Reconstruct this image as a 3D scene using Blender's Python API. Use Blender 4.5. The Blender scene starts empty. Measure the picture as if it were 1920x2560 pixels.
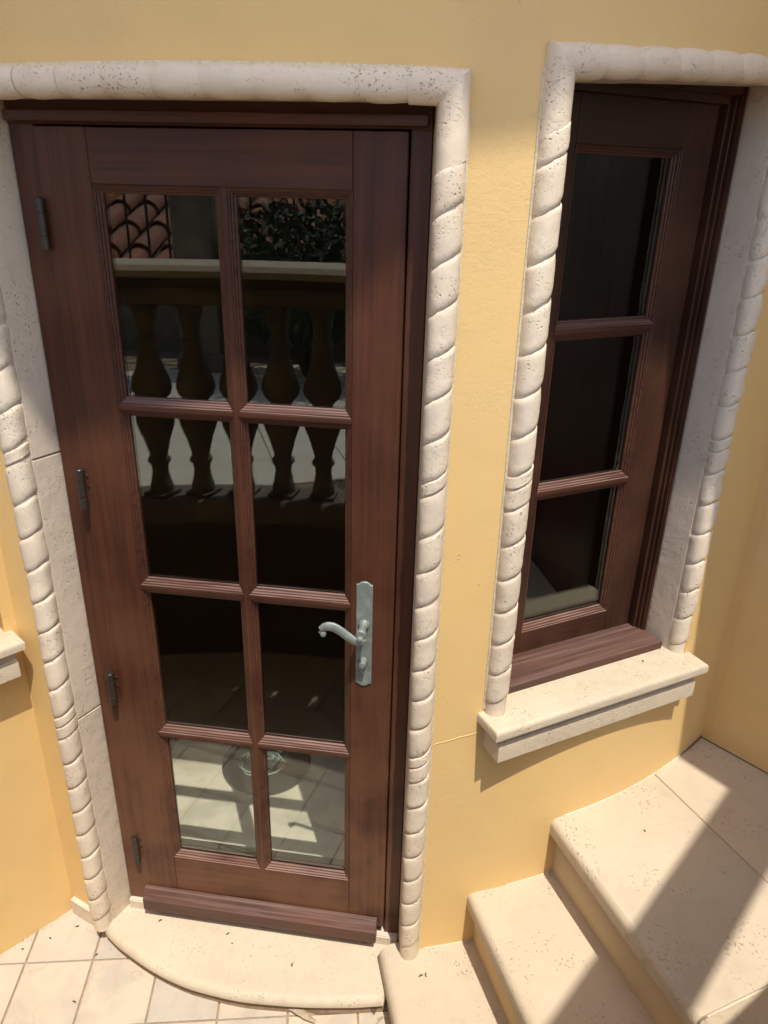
import bpy, bmesh, math, random
from mathutils import Vector, Matrix
random.seed(7)
sc = bpy.context.scene
PI = math.pi
R_ = math.radians

# ------------------------------------------------------------------ camera
vp = (853.07, 5544.7); fpx = 26 / 36 * 2560
dn = Vector(((vp[0] - 960) / fpx, (vp[1] - 1280) / fpx, 1)).normalized()
up = -dn; fw = Vector((0, 0, 1)); Yc = (fw - up * fw.dot(up)).normalized(); Xc = Yc.cross(up)
Rm = Matrix((Xc, Yc, up))                      # camera axes (right, down, forward) in its columns
cam = bpy.data.cameras.new("camera"); co = bpy.data.objects.new("camera", cam)
sc.collection.objects.link(co); sc.camera = co
r, d, f = Rm.col[0], Rm.col[1], Rm.col[2]
M = Matrix(((r[0], -d[0], -f[0], 0), (r[1], -d[1], -f[1], 0), (r[2], -d[2], -f[2], 2.0), (0, 0, 0, 1)))
co.matrix_world = M
cam.sensor_fit = 'VERTICAL'; cam.sensor_height = 36; cam.lens = 26
cam.clip_start = 0.02; cam.clip_end = 3000

# ------------------------------------------------------------------ light
SUN_AZ = 20.2      # degrees from -Y towards +X
SUN_EL = 66.7
w = bpy.data.worlds.new("World"); sc.world = w; w.use_nodes = True
nt = w.node_tree; bg = nt.nodes['Background']
sky = nt.nodes.new('ShaderNodeTexSky'); sky.sky_type = 'NISHITA'; sky.sun_disc = False
sky.sun_elevation = R_(SUN_EL); sky.sun_rotation = R_(180 - SUN_AZ); sky.dust_density = 1.6; sky.air_density = 1.0
nt.links.new(sky.outputs[0], bg.inputs[0]); bg.inputs[1].default_value = 0.15
sl = bpy.data.lights.new("sun", 'SUN'); sl.energy = 2.55; sl.angle = R_(0.53); sl.color = (1.0, 0.94, 0.84)
so = bpy.data.objects.new("sun", sl); sc.collection.objects.link(so)
sv = Vector((math.sin(R_(SUN_AZ)) * math.cos(R_(SUN_EL)), -math.cos(R_(SUN_AZ)) * math.cos(R_(SUN_EL)), math.sin(R_(SUN_EL))))
so.rotation_euler = sv.to_track_quat('Z', 'Y').to_euler()
so.location = sv * 20
sc.view_settings.view_transform = 'Standard'; sc.view_settings.look = 'None'
sc.view_settings.exposure = 0.93; sc.view_settings.gamma = 1; sc.view_settings.use_curve_mapping = False
sc.cycles.max_bounces = 12; sc.cycles.diffuse_bounces = 7; sc.cycles.glossy_bounces = 5
sc.cycles.transparent_max_bounces = 16; sc.cycles.sample_clamp_indirect = 4
sc.cycles.caustics_reflective = False; sc.cycles.caustics_refractive = False

# ------------------------------------------------------------------ frames of reference
DO = Vector((-0.688, 1.590, 0)); DA = R_(-7.49)              # door leaf face, hinge side, at the sill
Dm = Matrix.Translation(DO) @ Matrix.Rotation(DA, 4, 'Z')
TC = Vector((-0.1294, 3.0712, 0)); TR = 1.65                   # centre and radius of the round wall
def dw_(u, n, z=0.0): return Dm @ Vector((u, -n, z))
def cylp(th, rad, z=0.0): return TC + Vector((math.sin(R_(th)) * rad, -math.cos(R_(th)) * rad, z))

# ------------------------------------------------------------------ materials
class NT:
    def __init__(s, name):
        s.m = bpy.data.materials.new(name); s.m.use_nodes = True
        s.t = s.m.node_tree; s.b = s.t.nodes['Principled BSDF']; s.out = s.t.nodes['Material Output']
        s.pos = s.n('ShaderNodeNewGeometry').outputs['Position']
    def n(s, k, **kw):
        x = s.t.nodes.new(k)
        for a, v in kw.items(): setattr(x, a, v)
        return x
    def l(s, a, b): s.t.links.new(a, b)
    def mp(s, scale, rot=(0, 0, 0), src=None):
        x = s.n('ShaderNodeMapping'); s.l(src or s.pos, x.inputs[0])
        x.inputs['Scale'].default_value = scale; x.inputs['Rotation'].default_value = rot
        return x.outputs[0]
    def noise(s, vec, scale, det=3, rough=0.55, dist=0.0):
        x = s.n('ShaderNodeTexNoise'); s.l(vec, x.inputs['Vector'])
        x.inputs['Scale'].default_value = scale; x.inputs['Detail'].default_value = det
        x.inputs['Roughness'].default_value = rough; x.inputs['Distortion'].default_value = dist
        return x.outputs['Fac']
    def vor(s, vec, scale, rnd=1.0):
        x = s.n('ShaderNodeTexVoronoi'); s.l(vec, x.inputs['Vector'])
        x.inputs['Scale'].default_value = scale; x.inputs['Randomness'].default_value = rnd
        return x
    def rng(s, v, a, b, c=0.0, d=1.0, smooth=True):
        x = s.n('ShaderNodeMapRange'); s.l(v, x.inputs['Value'])
        if smooth: x.interpolation_type = 'SMOOTHSTEP'
        for i, q in zip(('From Min', 'From Max', 'To Min', 'To Max'), (a, b, c, d)): x.inputs[i].default_value = q
        return x.outputs['Result']
    def math(s, op, a, b=None):
        x = s.n('ShaderNodeMath', operation=op)
        for i, q in enumerate((a, b)):
            if q is None: continue
            if isinstance(q, (int, float)): x.inputs[i].default_value = q
            else: s.l(q, x.inputs[i])
        return x.outputs[0]
    def mix(s, fac, a, b):
        x = s.n('ShaderNodeMix', data_type='RGBA')
        if isinstance(fac, (int, float)): x.inputs[0].default_value = fac
        else: s.l(fac, x.inputs[0])
        for i, q in ((6, a), (7, b)):
            if isinstance(q, tuple): x.inputs[i].default_value = (*q, 1)
            else: s.l(q, x.inputs[i])
        return x.outputs[2]
    def bump(s, h, dist, strength=1.0, nrm=None):
        x = s.n('ShaderNodeBump'); s.l(h, x.inputs['Height']); x.inputs['Distance'].default_value = dist
        x.inputs['Strength'].default_value = strength
        if nrm: s.l(nrm, x.inputs['Normal'])
        return x.outputs[0]
    def done(s, col, rough=0.7, nrm=None, **kw):
        if isinstance(col, tuple): s.b.inputs['Base Color'].default_value = (*col, 1)
        else: s.l(col, s.b.inputs['Base Color'])
        if isinstance(rough, (int, float)): s.b.inputs['Roughness'].default_value = rough
        else: s.l(rough, s.b.inputs['Roughness'])
        if nrm: s.l(nrm, s.b.inputs['Normal'])
        for k, v in kw.items(): s.b.inputs[k.replace('_', ' ')].default_value = v
        return s.m

def stucco(name, base, alt, rough_amt=1.0):
    s = NT(name)
    n1 = s.noise(s.pos, 2.1, 4); n2 = s.noise(s.pos, 9, 3); fine = s.noise(s.pos, 330, 3, 0.6)
    mid = s.noise(s.pos, 90, 4, 0.65, 0.6); sm = s.rng(s.noise(s.pos, 3.0, 2), 0.42, 0.58)
    c = s.mix(s.rng(n1, 0.32, 0.68), base, alt)
    c = s.mix(s.math('MULTIPLY', s.rng(n2, 0.45, 0.75), 0.28), c, tuple(x * 0.86 for x in base))
    # stray lumps where the trowel left grains in the paint
    v = s.vor(s.pos, 38); lump = s.math('MULTIPLY', s.rng(v.outputs['Distance'], 0.10, 0.0), s.rng(s.noise(s.pos, 6, 2), 0.56, 0.7))
    b = s.bump(s.math('ADD', s.math('MULTIPLY', mid, s.rng(n1, 0.35, 0.65, 0.35, 1.1)), s.math('MULTIPLY', fine, 0.35)), 0.0013 * rough_amt, 0.8)
    b = s.bump(lump, 0.003, 0.8, b)
    return s.done(c, 0.62, b, Specular_IOR_Level=0.35)

M_st = stucco("ochre_stucco", (0.74, 0.505, 0.203), (0.71, 0.49, 0.218))
M_st2 = stucco("riser_stucco", (0.64, 0.46, 0.24), (0.58, 0.45, 0.29), 0.6)

def stone(name, base, pit=(0.30, 0.20, 0.12), pits=1.0, scale=1.0, mottle=(0.54, 0.435, 0.31), rough=0.75, blot=0.35):
    s = NT(name)
    n1 = s.noise(s.pos, 6 * scale, 4); n2 = s.noise(s.pos, 34 * scale, 4)
    c = s.mix(s.math('MULTIPLY', s.rng(n1, 0.45, 0.75), blot), base, mottle)
    c = s.mix(s.math('MULTIPLY', s.rng(n2, 0.46, 0.70), 0.45), c, tuple(x * 0.84 for x in base))
    c = s.mix(s.math('MULTIPLY', s.rng(s.noise(s.pos, 2.6, 3), 0.45, 0.65), 0.5), c, tuple(min(0.85, x * 1.12) for x in base))
    wv = s.n('ShaderNodeVectorMath', operation='MULTIPLY_ADD')
    nz = s.n('ShaderNodeTexNoise'); s.l(s.pos, nz.inputs['Vector']); nz.inputs['Scale'].default_value = 60 * scale
    s.l(nz.outputs['Color'], wv.inputs[0]); wv.inputs[1].default_value = (0.012, 0.012, 0.012); s.l(s.pos, wv.inputs[2])
    dens = s.rng(s.noise(s.pos, 13 * scale, 3), 0.40, 0.66)
    v1 = s.vor(wv.outputs[0], 120 * scale); v2 = s.vor(wv.outputs[0], 260 * scale)
    rnd = s.n('ShaderNodeSeparateColor'); s.l(v1.outputs['Color'], rnd.inputs[0])
    p1 = s.math('MULTIPLY', s.rng(v1.outputs['Distance'], 0.34, 0.14), s.rng(rnd.outputs[0], 0.70, 0.74))
    rnd2 = s.n('ShaderNodeSeparateColor'); s.l(v2.outputs['Color'], rnd2.inputs[0])
    p2 = s.math('MULTIPLY', s.rng(v2.outputs['Distance'], 0.40, 0.18), s.rng(rnd2.outputs[0], 0.72, 0.76))
    p = s.math('MULTIPLY', s.math('MAXIMUM', p1, p2), s.math('MULTIPLY', dens, pits))
    c = s.mix(s.math('MULTIPLY', p, 0.55), c, pit)
    g = s.noise(s.pos, 420, 2)
    b = s.bump(s.math('SUBTRACT', s.math('MULTIPLY', g, 0.25), p), 0.0022, 0.9)
    b = s.bump(n2, 0.002, 0.5, b); b = s.bump(s.noise(s.pos, 18 * scale, 3), 0.006, 0.4, b)
    return s.done(c, rough, b, Specular_IOR_Level=0.25)

M_rope = stone("cast_coral_stone", (0.70, 0.59, 0.45), blot=0.3)
M_lin = stone("smooth_cast_stone", (0.62, 0.52, 0.405), pits=0.7, blot=0.2)
M_step = stone("shellstone_tread", (0.52, 0.435, 0.325), pit=(0.36, 0.27, 0.17), pits=1.0, scale=0.62, blot=0.5, mottle=(0.49, 0.39, 0.27), rough=0.6)
M_dstep = stone("worn_step_stone", (0.54, 0.455, 0.34), pits=0.55, scale=0.8, blot=0.45, mottle=(0.48, 0.385, 0.27), rough=0.6)
M_sill = stone("sill_stone", (0.56, 0.47, 0.345), pits=0.9, blot=0.3, rough=0.65)
M_bal = stone("shade_dark_balustrade_stone", (0.20, 0.17, 0.135), pits=0.8, blot=0.5)  # darkened to carry the shade on balusters, parapet and column
M_cop = stone("coping_stone", (0.50, 0.44, 0.35), pits=0.8, blot=0.5)

def marble(name):
    s = NT(name)
    oi = s.n('ShaderNodeObjectInfo'); off = s.n('ShaderNodeVectorMath', operation='MULTIPLY_ADD')
    cmb = s.n('ShaderNodeCombineXYZ')
    for i in range(3): s.l(oi.outputs['Random'], cmb.inputs[i])
    s.l(cmb.outputs[0], off.inputs[0]); off.inputs[1].default_value = (7, 11, 5); s.l(s.pos, off.inputs[2])
    P = off.outputs[0]
    n1 = s.noise(P, 9, 4); n2 = s.noise(P, 30, 5)
    wv = s.n('ShaderNodeTexWave'); s.l(P, wv.inputs['Vector']); wv.inputs['Scale'].default_value = 3.2
    wv.inputs['Distortion'].default_value = 16; wv.inputs['Detail'].default_value = 4; wv.inputs['Detail Scale'].default_value = 1.6
    vein = s.math('MULTIPLY', s.rng(wv.outputs['Fac'], 0.10, 0.0), s.rng(s.noise(P, 7, 2), 0.48, 0.66))
    tint = s.rng(oi.outputs['Random'], 0, 1, -0.3, 1.3, False)
    c = s.mix(tint, (0.60, 0.495, 0.365), (0.48, 0.425, 0.35))
    c = s.mix(s.math('MULTIPLY', s.rng(n1, 0.42, 0.66), 0.7), c, (0.41, 0.365, 0.31))
    c = s.mix(s.math('MULTIPLY', s.rng(n2, 0.55, 0.75), 0.3), c, (0.62, 0.53, 0.40))
    c = s.mix(s.math('MULTIPLY', vein, 0.55), c, (0.45, 0.34, 0.25))
    return s.done(c, s.rng(n2, 0.3, 0.7, 0.35, 0.55), s.bump(n2, 0.001, 0.3), Specular_IOR_Level=0.4)
M_tile = marble("marble_floor_tile")
M_ttile = stone("pale_terrace_stone", (0.80, 0.74, 0.63), pits=0.2, scale=0.5, blot=0.2, mottle=(0.70, 0.63, 0.52))

def plain(name, col, rough=0.6, metal=0.0, bscale=60, bd=0.001, alt=None, spec=0.5):
    s = NT(name); n = s.noise(s.pos, bscale, 4)
    c = s.mix(s.rng(n, 0.4, 0.65), col, alt or tuple(x * 0.78 for x in col))
    m = s.done(c, rough, s.bump(n, bd, 0.6), Specular_IOR_Level=spec); s.b.inputs['Metallic'].default_value = metal
    return m
M_ret = plain("shade_dark_retaining_stone", (0.11, 0.085, 0.055), 0.9, bscale=12)  # shade on its sunless face is put into the colour
M_base = plain("shaded_step_base", (0.30, 0.21, 0.13), 0.85, bscale=60)  # shade under the step nosing put into this brown
M_grout = plain("brown_grout", (0.36, 0.26, 0.18), 0.9, bscale=120)
M_caulk = plain("pale_caulk", (0.66, 0.58, 0.40), 0.6, bscale=150, bd=0.0006)
M_shade_deck = plain("corner_shade_and_deck", (0.16, 0.12, 0.09), 0.95, bscale=200)  # painted contact shade on the landing, also the roof deck
M_hinge = plain("bronze_hinge", (0.06, 0.048, 0.04), 0.42, 0.6, 200)
M_iron = plain("black_iron", (0.03, 0.03, 0.03), 0.5, 0.3, 80)
M_dark = plain("unlit_interior_dark", (0.022, 0.017, 0.013), 0.9, bscale=5)  # darkness of the unlit room put into this colour
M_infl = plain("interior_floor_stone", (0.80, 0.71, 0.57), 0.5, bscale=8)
M_pod = plain("dried_seed_pod", (0.10, 0.06, 0.04), 0.8, bscale=300)
M_leaf = plain("dried_palm_leaf", (0.42, 0.33, 0.22), 0.7, bscale=200)
M_tray = plain("dark_tray", (0.03, 0.03, 0.035), 0.35, bscale=20)
M_coil = plain("pale_glass_coil", (0.35, 0.42, 0.36), 0.2, bscale=60)
M_gnd = plain("distant_paving", (0.30, 0.27, 0.22), 0.9, bscale=0.5)
M_fol = plain("bush_leaves", (0.04, 0.055, 0.025), 0.7, bscale=30, alt=(0.06, 0.08, 0.035))
M_bark = plain("bush_bark", (0.10, 0.07, 0.05), 0.9, bscale=60)

def patina():
    s = NT("verdigris_bronze")
    n1 = s.noise(s.pos, 40, 4); n2 = s.noise(s.pos, 160, 4)
    c = s.mix(s.rng(n1, 0.4, 0.66), (0.20, 0.23, 0.205), (0.26, 0.295, 0.265))
    c = s.mix(s.math('MULTIPLY', s.rng(n2, 0.60, 0.72), 0.6), c, (0.13, 0.10, 0.075))
    c = s.mix(s.math('MULTIPLY', s.rng(n1, 0.60, 0.70), 0.5), c, (0.30, 0.45, 0.40))
    return s.done(c, 0.48, s.bump(n2, 0.0008, 0.5), Metallic=0.25)
M_pat = patina()

def wood(name, vertical, dark=(0.038, 0.0135, 0.0075), lite=(0.086, 0.027, 0.0130), low=0.75, wear=0.35):
    s = NT(name)
    sc_ = (70, 70, 2.0) if vertical else (2.0, 70, 70)
    tc = s.n('ShaderNodeTexCoord'); P = tc.outputs['Object']
    oi = s.n('ShaderNodeObjectInfo'); cmb = s.n('ShaderNodeCombineXYZ')
    for i in range(3): s.l(oi.outputs['Random'], cmb.inputs[i])
    off = s.n('ShaderNodeVectorMath', operation='MULTIPLY_ADD'); s.l(cmb.outputs[0], off.inputs[0]); off.inputs[1].default_value = (9, 5, 7); s.l(P, off.inputs[2])
    V = s.mp(sc_, src=off.outputs[0]); g = s.noise(V, 1.0, 6, 0.62, 0.7)
    V2 = s.mp(tuple(x * 5 for x in sc_), src=off.outputs[0]); g2 = s.noise(V2, 1.0, 3, 0.6)
    blot = s.noise(s.pos, 4.5, 4, 0.6)
    c = s.mix(s.rng(g, 0.22, 0.78), dark, lite)
    c = s.mix(s.math('MULTIPLY', s.rng(blot, 0.36, 0.80), 0.45), c, (0.125, 0.045, 0.018))
    c = s.mix(s.math('MULTIPLY', s.rng(g2, 0.56, 0.72), 0.28), c, tuple(x * 0.45 for x in dark))
    # blends to a lighter orange brown low down, patchy with the grain
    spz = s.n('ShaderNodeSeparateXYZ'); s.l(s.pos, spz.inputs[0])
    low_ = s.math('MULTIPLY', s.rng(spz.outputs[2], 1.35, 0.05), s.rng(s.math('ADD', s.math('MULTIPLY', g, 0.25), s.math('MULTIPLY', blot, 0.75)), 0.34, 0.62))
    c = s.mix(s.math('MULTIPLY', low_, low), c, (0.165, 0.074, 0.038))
    # grey weathering on faces that look up at the sky
    ge = s.n('ShaderNodeNewGeometry'); sp = s.n('ShaderNodeSeparateXYZ'); s.l(ge.outputs['Normal'], sp.inputs[0])
    upf = s.math('MULTIPLY', s.rng(sp.outputs[2], 0.15, 0.6), s.rng(s.math('ADD', s.math('MULTIPLY', g, 0.7), s.math('MULTIPLY', g2, 0.3)), 0.36, 0.62))
    c = s.mix(s.math('MULTIPLY', upf, wear), c, (0.27, 0.18, 0.155))
    rg = s.rng(blot, 0.3, 0.7, 0.38, 0.55)
    m = s.done(c, rg, s.bump(s.math('ADD', s.math('MULTIPLY', g, 0.5), s.math('MULTIPLY', g2, 0.5)), 0.0006, 0.6), Specular_IOR_Level=0.28)
    s.b.inputs['Coat Weight'].default_value = 0.06; s.b.inputs['Coat Roughness'].default_value = 0.28
    return m
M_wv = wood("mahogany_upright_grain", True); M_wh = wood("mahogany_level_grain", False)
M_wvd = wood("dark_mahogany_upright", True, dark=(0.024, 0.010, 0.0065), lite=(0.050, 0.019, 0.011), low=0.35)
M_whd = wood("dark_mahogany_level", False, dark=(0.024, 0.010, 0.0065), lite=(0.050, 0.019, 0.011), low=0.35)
M_wbead = wood("mahogany_bead", False, dark=(0.035, 0.0125, 0.008), lite=(0.085, 0.032, 0.019), wear=0.75)
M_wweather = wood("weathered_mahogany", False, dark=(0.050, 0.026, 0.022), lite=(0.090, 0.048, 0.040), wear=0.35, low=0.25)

def glass():
    s = NT("window_glass"); s.t.nodes.remove(s.b)
    tr = s.n('ShaderNodeBsdfTransparent'); tr.inputs[0].default_value = (0.93, 0.95, 0.93, 1)
    gl = s.n('ShaderNodeBsdfGlossy'); gl.inputs['Roughness'].default_value = 0.0; gl.inputs[0].default_value = (0.95, 1.0, 0.97, 1)
    fr = s.n('ShaderNodeFresnel'); gb = s.n('ShaderNodeNewGeometry')
    s.l(s.rng(gb.outputs['Backfacing'], 0, 1, 1.60, 1 / 1.60, False), fr.inputs[0])   # same index seen from either face
    mx = s.n('ShaderNodeMixShader'); s.l(fr.outputs[0], mx.inputs[0]); s.l(tr.outputs[0], mx.inputs[1]); s.l(gl.outputs[0], mx.inputs[2])
    s.l(mx.outputs[0], s.out.inputs[0]); return s.m
M_glass = glass()

def terracotta():
    s = NT("terracotta"); oi = s.n('ShaderNodeObjectInfo')
    c = s.mix(oi.outputs['Random'], (0.50, 0.17, 0.07), (0.34, 0.15, 0.09)); n = s.noise(s.pos, 20, 4)
    c = s.mix(s.math('MULTIPLY', s.rng(n, 0.4, 0.7), 0.5), c, (0.18, 0.11, 0.09))
    return s.done(c, 0.8, s.bump(n, 0.003, 0.5))
M_terra = terracotta()

# ------------------------------------------------------------------ mesh helpers
class MB:
    def __init__(s): s.v = []; s.f = []
    def add(s, vs, fs):
        o = len(s.v); s.v += [tuple(x) for x in vs]; s.f += [tuple(i + o for i in q) for q in fs]; return s
    def box(s, x0, x1, y0, y1, z0, z1):
        return s.add([(x, y, z) for z in (z0, z1) for y in (y0, y1) for x in (x0, x1)],
                     [(0, 2, 3, 1), (4, 5, 7, 6), (0, 1, 5, 4), (2, 6, 7, 3), (0, 4, 6, 2), (1, 3, 7, 5)])
    def tube(s, pts, rad, n=10, cap=True, sq=None):
        pts = [Vector(p) for p in pts]; k = len(pts)
        rad = rad if isinstance(rad, (list, tuple)) else [rad] * k
        vs = []; prev = None
        for i, p in enumerate(pts):
            t = (pts[min(i + 1, k - 1)] - pts[max(i - 1, 0)]).normalized()
            a = prev if prev else (Vector((0, 1, 0)) if abs(t.y) < 0.9 else Vector((1, 0, 0)))
            a = (a - t * a.dot(t)).normalized(); b = t.cross(a); prev = a
            ra, rb = rad[i] if isinstance(rad[i], tuple) else (rad[i], rad[i])
            for j in range(n):
                q = 2 * PI * j / n
                vs.append(p + a * math.cos(q) * ra + b * math.sin(q) * rb)
        fs = [(i * n + j, i * n + (j + 1) % n, (i + 1) * n + (j + 1) % n, (i + 1) * n + j) for i in range(k - 1) for j in range(n)]
        if cap: fs += [tuple(range(n))[::-1], tuple((k - 1) * n + j for j in range(n))]
        return s.add(vs, fs)
    def lathe(s, prof, n=20, c=(0, 0, 0), axis='Z'):
        vs = []
        for rr, z in prof:
            for j in range(n):
                a = 2 * PI * j / n; x, y = rr * math.cos(a), rr * math.sin(a)
                vs.append((c[0] + x, c[1] + y, c[2] + z) if axis == 'Z' else (c[0] + x, c[1] - z, c[2] + y))
        k = len(prof)
        fs = [(i * n + j, i * n + (j + 1) % n, (i + 1) * n + (j + 1) % n, (i + 1) * n + j) for i in range(k - 1) for j in range(n)]
        fs += [tuple(range(n))[::-1], tuple((k - 1) * n + j for j in range(n))]
        return s.add(vs, fs)
    def mesh(s, name, mat, smooth=35, bevel=0.0, seg=1):
        me = bpy.data.meshes.new(name); me.from_pydata(s.v, [], s.f)
        bm = bmesh.new(); bm.from_mesh(me)
        bmesh.ops.recalc_face_normals(bm, faces=bm.faces)
        if bevel:
            ed = [e for e in bm.edges if len(e.link_faces) == 2 and e.calc_face_angle(0) > 0.5]
            bmesh.ops.bevel(bm, geom=ed, offset=bevel, segments=seg, affect='EDGES', clamp_overlap=True)
        bm.to_mesh(me); bm.free()
        if smooth:
            for p in me.polygons: p.use_smooth = True
            me.set_sharp_from_angle(angle=R_(smooth))
        if mat: me.materials.append(mat)
        return me
    def obj(s, name, mat, parent=None, **kw): return link(name, s.mesh(name, mat, **kw), parent)
def link(name, data, parent=None, loc=None, rot=None):
    o = bpy.data.objects.new(name, data); sc.collection.objects.link(o)
    if parent: o.parent = parent
    if loc is not None: o.location = loc
    if rot is not None: o.rotation_euler = rot
    return o
def tag(o, label=None, cat=None, group=None, kind=None):
    for k, v in (('label', label), ('category', cat), ('group', group), ('kind', kind)):
        if v: o[k] = v
    return o
def thing(name, label, cat, loc=(0, 0, 0), rz=0.0, group=None):
    return tag(link(name, None, None, loc, (0, 0, rz)), label, cat, group)
def part(name, parent, mat, x0, x1, y0, y1, z0, z1, bevel=0.0015, seg=1):
    return MB().box(x0, x1, y0, y1, z0, z1).obj(name, mat, parent, bevel=bevel, seg=seg, smooth=50 if seg > 1 else 0)
def sector(mb, th0, th1, r0, r1, z0, z1, step=1.0, c=TC):
    n = max(1, round(abs(th1 - th0) / step)); vs = []
    for i in range(n + 1):
        t = R_(th0 + (th1 - th0) * i / n)
        for rr in (r0, r1):
            for z in (z0, z1): vs.append((c.x + math.sin(t) * rr, c.y - math.cos(t) * rr, z))
    fs = []
    for i in range(n):
        a = 4 * i; b = a + 4
        fs += [(a, b, b + 1, a + 1), (a + 2, a + 3, b + 3, b + 2), (a, a + 2, b + 2, b), (a + 1, b + 1, b + 3, a + 3)]
    fs += [(0, 1, 3, 2), (4 * n, 4 * n + 2, 4 * n + 3, 4 * n + 1)]
    return mb.add(vs, fs)
def slab(mb, poly, rr, ztop, zbot, seg=5):
    """prism of a counter-clockwise polygon whose edge i (poly[i] to poly[i+1]) is rounded to radius rr[i] at the top"""
    P = [Vector((p[0], p[1])) for p in poly]; n = len(P)
    def ring(off):
        out = []
        for i in range(n):
            a, b, c = P[i - 1], P[i], P[(i + 1) % n]
            d1 = (b - a).normalized(); d2 = (c - b).normalized()
            n1 = Vector((-d1.y, d1.x)); n2 = Vector((-d2.y, d2.x)); o1, o2 = off[i - 1], off[i]
            den = d1.x * d2.y - d1.y * d2.x
            if abs(den) < 0.02 or (abs(o1 - o2) < 1e-6 and abs(den) < 0.3): out.append(b + (n1 + n2).normalized() * (o1 + o2) / 2); continue
            p1 = b + n1 * o1; p2 = b + n2 * o2; t = ((p2.x - p1.x) * d2.y - (p2.y - p1.y) * d2.x) / den
            q_ = p1 + d1 * t; m_ = 2.2 * max(o1, o2)
            if (q_ - b).length > m_: q_ = b + (q_ - b).normalized() * m_
            out.append(q_)
        return out
    rm = max(rr); rows = [([0] * n, zbot), ([0] * n, ztop - rm)]
    for k in range(1, seg + 1):
        a = PI / 2 * k / seg
        h = rm * math.sin(a)
        offs = []
        for q in rr:
            hh = max(0.0, min(q, h - (rm - q)))
            offs.append(q - math.sqrt(max(0, q * q - hh * hh)))
        rows.append((offs, ztop - rm + h))
    vs = [(p.x, p.y, z) for off, z in rows for p in ring(off)]
    m = len(rows)
    fs = [(i * n + j, i * n + (j + 1) % n, (i + 1) * n + (j + 1) % n, (i + 1) * n + j) for i in range(m - 1) for j in range(n)]
    fs += [tuple(range(n))[::-1], tuple((m - 1) * n + j for j in range(n))]
    return mb.add(vs, fs)

# ------------------------------------------------------------------ ground and courtyard floor
g = MB(); g.box(-400, 400, -400, 400, -1.3, -1.2)
tag(g.obj("ground", M_gnd, smooth=0), kind='structure')

ZF = -0.10
BC = Vector((0.20, -0.95)); BR = 2.40                       # balustrade arc in door coordinates (u, n)
def bal(a, rad): return dw_(BC.x + rad * math.sin(R_(a)), BC.y + rad * math.cos(R_(a)))
fl = MB()
for i in range(44):                                          # bed under the tiles, inside the balustrade wall
    pass
bed = [bal(a, BR + 0.05) for a in range(-42, 50, 4)]
back = [Vector((2.3, 1.9, 0)), Vector((1.2, 2.6, 0)), Vector((-1.2, 2.4, 0)), Vector((-2.2, 1.2, 0))]
poly = [(p.x, p.y) for p in bed] + [(p.x, p.y) for p in back]
fl.add([(x, y, ZF - 0.006) for x, y in poly] + [(x, y, -0.35) for x, y in poly],
       [tuple(range(len(poly))), tuple(range(len(poly), 2 * len(poly)))[::-1]] + [(i, (i + 1) % len(poly), (i + 1) % len(poly) + len(poly), i + len(poly)) for i in range(len(poly))])
floor = tag(fl.obj("courtyard_floor", M_grout, smooth=0), kind='structure')
TP = 0.1935; ta = R_(4.5)
tm = [MB().box(0, TP - 0.0055, 0, TP - 0.0055, ZF - 0.02, ZF).mesh("floor_tile", M_tile, bevel=0.0012) for _ in range(1)]
for i in range(-8, 14):
    for j in range(-9, 4):
        ox, oy = i * TP, j * TP
        x = -0.826 + ox * math.cos(ta) - oy * math.sin(ta); y = 1.469 + ox * math.sin(ta) + oy * math.cos(ta)
        cx, cy = x + 0.095, y + 0.095
        u = (Dm.inverted() @ Vector((cx, cy, 0)))
        if math.hypot(u.x - BC.x, -u.y - BC.y) > BR + 0.1: continue
        if math.hypot(cx - TC.x, cy - TC.y) < TR - 0.16: continue
        if (cx + 0.934) * 0.725 + (cy - 1.641) * -0.689 < -0.13: continue
        if cx > 0.55 and cy > 0.9: continue
        o = link("floor_tile", tm[0], floor, (x + 0.003, y + 0.003, random.uniform(-0.0007, 0.0005)), (random.uniform(-0.002, 0.002), random.uniform(-0.002, 0.002), ta))

# ------------------------------------------------------------------ walls
HT = 5.2
tw = MB()
dl0, dl1 = -24.7, 8.15           # door hole, degrees round the turret
wl0, wl1 = 14.0, 36.2          # window hole
RI = 1.44
for th0, th1, z0, z1 in ((-34, dl0, -0.3, HT), (dl0, dl1, 2.19, HT), (dl1, wl0, -0.3, HT), (wl0, wl1, -0.3, 0.82), (wl0, wl1, 2.235, HT), (wl1, 326, -0.3, HT)):
    sector(tw, th0, th1, RI, TR, z0, z1, 1.0 if th0 < 40 else 4.0)
turret = tag(tw.obj("round_wall", M_st, smooth=25), "round ochre stucco wall that bulges between the two flat walls, holding door and window", "wall")
seam = MB(); seam.tube([cylp(9.3 + 0.5 * k, TR + 0.0002, 0.755 + 0.003 * k + random.uniform(-0.0012, 0.0012)) for k in range(9)], 0.0013, 5)
seam.obj("paint_seam", M_st, turret)
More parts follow.
